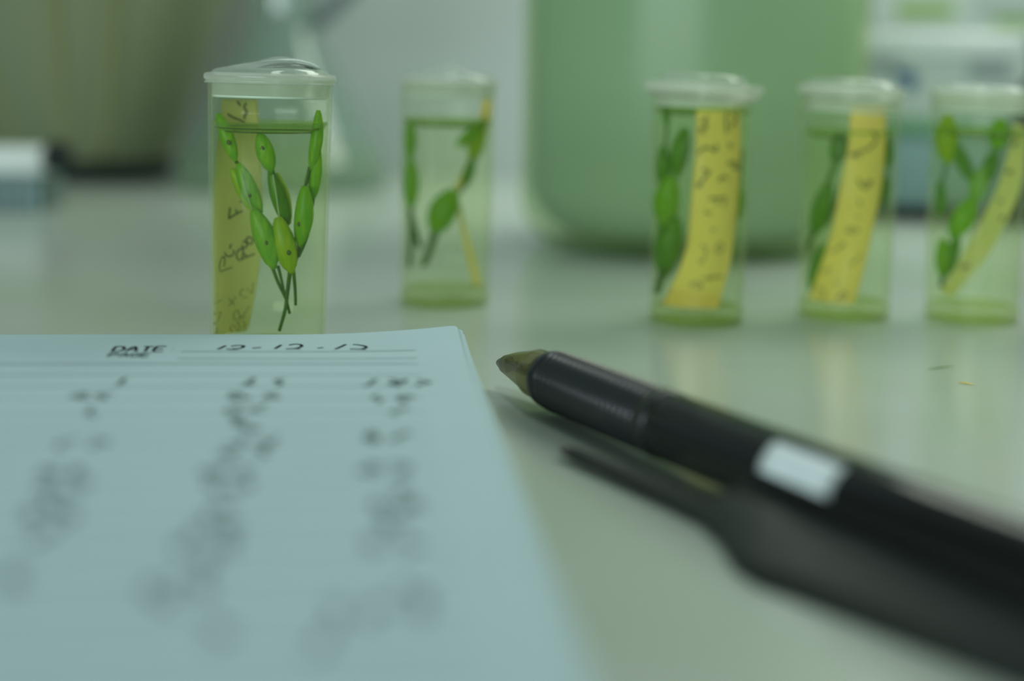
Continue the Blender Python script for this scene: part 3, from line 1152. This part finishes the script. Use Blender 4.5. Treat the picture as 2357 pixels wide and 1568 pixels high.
o, h = strip(V2, 'narrow edge-on yellow strip slanting across the blurred second vial',
             [(1112, 224), (1092, 330), (1062, 400), (1046, 440), (1060, 520), (1078, 600), (1096, 690)],
             [(1140, 232), (1112, 335), (1074, 405), (1056, 442), (1072, 520), (1094, 600), (1116, 690)], 'strip', 9, True,
             flat=lambda x, y: -1.0 + (y - 440) * .006)
write(o, h, [[(1120, 250), (1116, 275), (1108, 300)]], 0.4)

o, h = strip(V3, 'broad bright yellow strip with pencil marks in the vial before the jar',
             [(1602, 244), (1600, 350), (1591, 450), (1581, 560), (1563, 620), (1533, 680), (1506, 722)],
             [(1706, 244), (1703, 400), (1696, 500), (1682, 600), (1668, 660), (1658, 695), (1648, 726)], 'strip', 10.9, False)
w3 = zl([
    [(160, 120), (120, 150), (150, 190), (100, 215), (130, 245)], [(290, 90), (285, 160), (292, 240)], [(330, 90), (360, 130), (320, 200)],
    [(80, 390), (130, 345), (170, 350), (210, 370), (215, 320)], [(300, 310), (330, 350)], [(290, 460), (350, 450), (370, 500), (330, 480)],
    [(110, 500), (165, 520), (120, 570), (90, 630), (75, 600)], [(230, 590), (260, 555), (300, 570)],
    [(160, 715), (220, 710), (215, 760)], [(220, 710), (280, 710), (265, 770)], [(130, 810), (180, 820)], [(175, 945), (192, 930), (210, 945)],
    [(110, 1050), (140, 1080), (110, 1170), (90, 1160)], [(200, 1090), (240, 1030), (260, 1080), (215, 1100)],
    [(20, 1340), (80, 1310), (110, 1350), (60, 1345)], [(110, 1290), (200, 1270), (270, 1280)], [(150, 1300), (210, 1275)],
], 1580, 230, 3.133)
write(o, h, w3, 0.62, 'pencil2')

ob, hb = strip(V3, 'x', [(1545, 664), (1528, 690), (1506, 724)], [(1662, 680), (1656, 702), (1648, 727)], 'orange', 11.0, False, name='orange_end')
for k in ('label', 'category', 'group'):
    del ob[k]
ob.parent = o
ob.location = ob.location - o.location
ob['label'] = 'orange tinted lower end of the strip'
o, h = strip(V4, 'slanting bright yellow strip with pencil marks in the second vial from right',
             [(1957, 244), (1953, 330), (1936, 420), (1916, 520), (1896, 590), (1866, 670), (1846, 716)],
             [(2040, 244), (2038, 340), (2030, 430), (2011, 520), (1996, 590), (1976, 670), (1958, 722)], 'strip', 10.9, False)
w4 = zl([
    [(520, 220), (560, 280), (500, 350), (420, 380), (370, 400), (440, 405)], [(420, 570), (470, 640), (520, 590), (470, 600)], [(430, 725), (440, 765)], [(410, 850), (440, 845)],
    [(330, 930), (380, 960), (420, 930), (370, 920), (350, 950)], [(210, 1090), (270, 1080), (330, 1030)], [(360, 1190), (410, 1160), (450, 1110)], [(150, 1250), (220, 1220)],
    [(250, 1310), (280, 1330)], [(120, 1350), (180, 1390), (150, 1450)], [(270, 1440), (320, 1390), (340, 1420), (290, 1450)],
], 1840, 230, 3.136)
write(o, h, w4, 0.62, 'pencil2')

o, h = strip(V5, 'thin yellow strip running diagonally through the rightmost vial',
             [(2333, 282), (2318, 360), (2296, 430), (2262, 500), (2222, 575), (2190, 630), (2162, 672)],
             [(2372, 296), (2362, 380), (2344, 450), (2312, 520), (2272, 590), (2232, 640), (2190, 684)], 'strip1', 9, False,
             flat=lambda x, y: -3.0 + (y - 480) * .004)
write(o, h, zl([[(535, 595), (550, 575), (565, 595)], [(480, 770), (505, 760)], [(600, 390), (565, 430)], [(250, 1185), (300, 1165)], [(490, 880), (520, 860)]], 2120, 180, 2.705), 0.8)

# ------------------------------------------------------------------ big green jar
jc = at_depth(1588, 400, 504)
jx, jy, JR = jc.x, 504, 61.0
jar = thing('plastic_jar', 'large translucent green plastic jar of liquid standing behind the vials', 'jar', (jx, jy, 0))


def fillet(R_, q, z0=0.0, n=8):
    return [(R_ - q + q * math.sin(math.pi / 2 * k / n), z0 + q - q * math.cos(math.pi / 2 * k / n)) for k in range(n + 1)]


pf = [(0, 0.8), (JR - 22, .8), (JR - 18, 0)] + fillet(JR, 15) + [(JR, 60), (JR, 120), (JR, 165), (JR - 3, 178), (JR - 12, 188), (JR - 24, 193), (JR - 25, 206), (JR - 27, 206), (JR - 27, 191)]
v, f = lathe(pf, (jx, jy, 0), 96)
mesh_obj('shell', v, f, 'jarshell', jar)
IR = JR - 3.2
pf = [(0, 5.0)] + fillet(IR, 17, 5.0) + [(IR, 60), (IR, 150), (0, 150)]
v, f = lathe(pf, (jx, jy, 0), 96)
mesh_obj('liquid', v, f, 'jarbody', jar)
v, f = lathe([(0, 212), (JR - 21, 212), (JR - 20, 210.5), (JR - 20, 195), (JR - 23, 195), (JR - 23, 207), (0, 207)], (jx, jy, 0), 64)
mesh_obj('screw_cap', v, f, 'jarcap', jar)

# ------------------------------------------------------------------ conical flask with side arm
fc = at_depth(652, 400, 718)
fx, fy = fc.x, 718
fl = thing('conical_flask', 'clear glass conical flask with side arm, far behind the frontmost vial', 'flask', (fx, fy, 0))
pf = [(0, 1.2), (46, 0.6), (52, 1.6), (55, 5), (55, 9), (52, 17), (20, 74), (16.2, 84), (15.8, 92), (15.8, 165), (18, 168), (18, 170), (14.4, 170), (14, 165), (14.2, 92), (14.8, 84), (18.6, 73), (50, 17), (52.8, 9), (52.5, 5), (49, 3), (0, 3)]
v, f = lathe(pf, (fx, fy, 0), 72)
mesh_obj('glass_body', v, f, 'glass', fl)
p0 = Vector((fx + 14, fy, 84))
v, f = tube([p0, p0 + Vector((8, -1, 7)), p0 + Vector((22, -2, 21)), p0 + Vector((42, -3, 41)), p0 + Vector((60, -2, 58)), p0 + Vector((80, 2, 70))], 4.2, 14)
mesh_obj('side_arm_hose', v, f, 'hose', fl)
v, f = lathe([(0, 4), (51.5, 5), (51.8, 9), (48.5, 17.5), (47, 20), (0, 20)], (fx, fy, 0), 60)
mesh_obj('flask_liquid', v, f, 'liquid', fl)

# ------------------------------------------------------------------ olive bucket with its base shadow made as a dark ring
bc = at_depth(195, 400, 762)
bx, by = bc.x, 762
bk = thing('plastic_bucket', 'tapered olive green bucket with dark ring for its base shadow, far left by the wall', 'bucket', (bx, by, 0))
v, f = lathe([(0, 11), (46, 11), (47.5, 11.5), (82, 118), (96, 170), (99, 172), (99, 177), (94, 177), (90, 165), (45, 16), (0, 15)], (bx, by, 0), 72)
mesh_obj('pail', v, f, 'olive', bk)
v, f = lathe([(0, 0), (46, 0), (47.5, 1.5), (48.0, 10.5), (47, 11.5), (0, 11.5)], (bx, by, 0), 60)
mesh_obj('base_shadow_ring', v, f, 'rubber', bk)
for aa in (-62, -84, -120):
    a = math.radians(aa)
    pts = [Vector((bx + (46.6 + 35 * k / 8) * math.cos(a + .0 * k), by + (46.6 + 35 * k / 8) * math.sin(a), 12 + 106 * k / 8)) for k in range(9)]
    v, f = tube(pts, [2.2 + .2 * k for k in range(9)], 8)
    mesh_obj('rib', v, f, 'olive_light', bk)

# ------------------------------------------------------------------ small ribbed tray with white lid (left edge)
q = at_z(96, 488, 0)
tx1, ty0 = q.x, q.y
tx0 = tx1 - 62
rk = thing('ribbed_box', 'small grey ribbed box with white lid and black knob at left edge', 'box', ((tx0 + tx1) / 2, ty0 + 15, 0))
v, f = box(tx0 + 1, tx1 - 1, ty0 + 1, ty0 + 30, 0, 14.5, .8)
mesh_obj('base', v, f, 'greyrib', rk, smooth=False)
for k in range(13):
    x = tx0 + 2 + k * 4.7
    v, f = box(x, x + 2.0, ty0 - .3, ty0 + 1.2, .8, 14, .3)
    mesh_obj('rib', v, f, 'bluetub', rk, smooth=False)
v, f = box(tx0, tx1, ty0, ty0 + 31, 14.6, 25.5, 2.5)
mesh_obj('lid', v, f, 'white', rk, smooth=True)
v, f = lathe([(0, 0), (5.2, 0), (6.2, 1), (6.4, 7.5), (5.2, 9.2), (0, 9.6)], (0, 0, 0), 28)
R = Matrix.Rotation(math.radians(90), 3, 'Y')
v = [R @ p + Vector((tx1 - .2, ty0 + 7, 22.5)) for p in v]
mesh_obj('knob', v, f, 'rubber', rk)

# ------------------------------------------------------------------ right background: tub, carton and bottle
q0 = at_z(2030, 508, 0)
bx0 = at_depth(1968, 300, 612).x
bx1 = at_depth(2372, 300, 612).x
yy = q0.y
tub = thing('storage_tub', 'pale blue tub with green rim and dark base-shadow block behind the two right vials', 'tub', ((bx0 + bx1) / 2, yy + 45, 0))
v, f = box(bx0 + 3, bx1 - 3, yy + 2, yy + 88, 0, 6.5, 1)  # dark block stands for the shadow under the tub
mesh_obj('base_shadow', v, f, 'rubber', tub, smooth=False)
v, f = box(bx0, bx1, yy, yy + 90, 6.5, 38.5, 3)
mesh_obj('body', v, f, 'bluetub', tub)
v, f = box(bx0 - 1, bx1 + 1, yy - 1, yy + 91, 38.6, 45, 1.5)
mesh_obj('rim', v, f, 'greenband', tub)
ct = thing('carton', 'white printed carton with a blue mark on top of the pale blue tub', 'carton', ((bx0 + bx1) / 2, yy + 45, 45))
cx0, cx1 = at_depth(1960, 200, yy + 3).x, at_depth(2342, 200, yy + 3).x
v, f = box(cx0, cx1, yy + 2, yy + 86, 45.1, 72, 1)
mesh_obj('body', v, f, 'carton', ct, smooth=False)
v, f = box(cx0 - .8, cx1 + .8, yy + 1.2, yy + 86.8, 72.1, 83, 2)
mesh_obj('lid', v, f, 'white', ct)


def printed(parent, name, pts, mat, yface):
    """flat print on a front face: outline in photo pixels"""
    P = [at_depth(x, y, yface - .15) for (x, y) in pts]
    vs = P + [p + Vector((0, .12, 0)) for p in P]
    n = len(P)
    fs = [tuple(range(n - 1, -1, -1)), tuple(range(n, 2 * n))] + [(i, (i + 1) % n, n + (i + 1) % n, n + i) for i in range(n)]
    mesh_obj(name, vs, fs, mat, parent, smooth=False)


printed(ct, 'blue_mark', [(2050, 163), (2078, 160), (2104, 165), (2112, 185), (2106, 208), (2092, 216), (2080, 195), (2066, 178)], 'blueprint', yy + 2)
printed(ct, 'grey_print', [(1990, 130), (2070, 128), (2070, 160), (1990, 160)], 'greyprint', yy + 2)
printed(ct, 'grey_print', [(2230, 135), (2320, 135), (2320, 185), (2230, 190)], 'greyprint', yy + 2)
printed(ct, 'grey_print', [(2010, 176), (2060, 178), (2060, 186), (2010, 184)], 'greyprint', yy + 2)

bt = thing('wall_pack', 'white pack with lime green print standing behind the carton at upper right', 'pack', ((bx0 + bx1) / 2, yy + 110, 0))
px0, px1 = at_depth(2000, 20, yy + 100).x, at_depth(2420, 20, yy + 100).x
v, f = box(px0, px1, yy + 100, yy + 140, 0, 150, 2)
mesh_obj('body', v, f, 'carton', bt, smooth=False)
printed(bt, 'lime_print', [(2065, 2), (2195, 2), (2195, 42), (2065, 44)], 'limeband', yy + 100)
printed(bt, 'lime_print', [(2290, 38), (2420, 38), (2420, 66), (2290, 66)], 'limeband', yy + 100)
printed(bt, 'grey_print', [(2240, 4), (2400, 4), (2400, 28), (2240, 28)], 'greyprint', yy + 100)
dk = at_depth(2350, 300, yy - 20)
dp = thing('dark_bottle', 'narrow dark bottle at the right edge beside the carton', 'bottle', (at_depth(2400, 200, 600).x, 600, 0))
v, f = lathe([(0, 0), (10, 0), (11, 1), (11, 52), (9, 60), (5.5, 66), (5.5, 76), (0, 76)], (at_depth(2400, 200, 600).x, 598, 0), 32)
mesh_obj('glass', v, f, 'rubber', dp)
v, f = lathe([(0, 82), (6.4, 82), (6.8, 81), (6.8, 72), (5.6, 72), (5.6, 77), (0, 77)], (at_depth(2400, 200, 600).x, 598, 0), 32)
mesh_obj('cap', v, f, 'hose', dp)

# ------------------------------------------------------------------ crumbs on the bench
for (a, b, wd, lab, mat) in (((2204, 880), (2244, 886), 4, 'tiny yellow plant fleck on the bench at right', 'strip'),
                             ((2135, 850), (2200, 842), 5, 'faint green plant fleck on the bench below the rightmost vial', 'awn')):
    p0, p1 = at_z(a[0], a[1], .2), at_z(b[0], b[1], .2)
    mid = (p0 + p1) / 2 + Vector((.0, .4, .05))
    v, f = tube([p0, p0.lerp(mid, .5), mid, p1.lerp(mid, .5), p1], [.06, .22, .28, .2, .05], 8, flat=.5, up=Vector((0, 0, 1)))
    for i, p in enumerate(v):
        p.z = max(p.z, .01)
    o = mesh_obj('plant_fleck', v, f, mat, origin=tuple((p0 + p1) / 2 - Vector((0, 0, .2))))
    tag(o, lab, 'plant fleck')

for o in bpy.data.objects:
    for k in ('_o', '_c'):
        if k in o:
            del o[k]
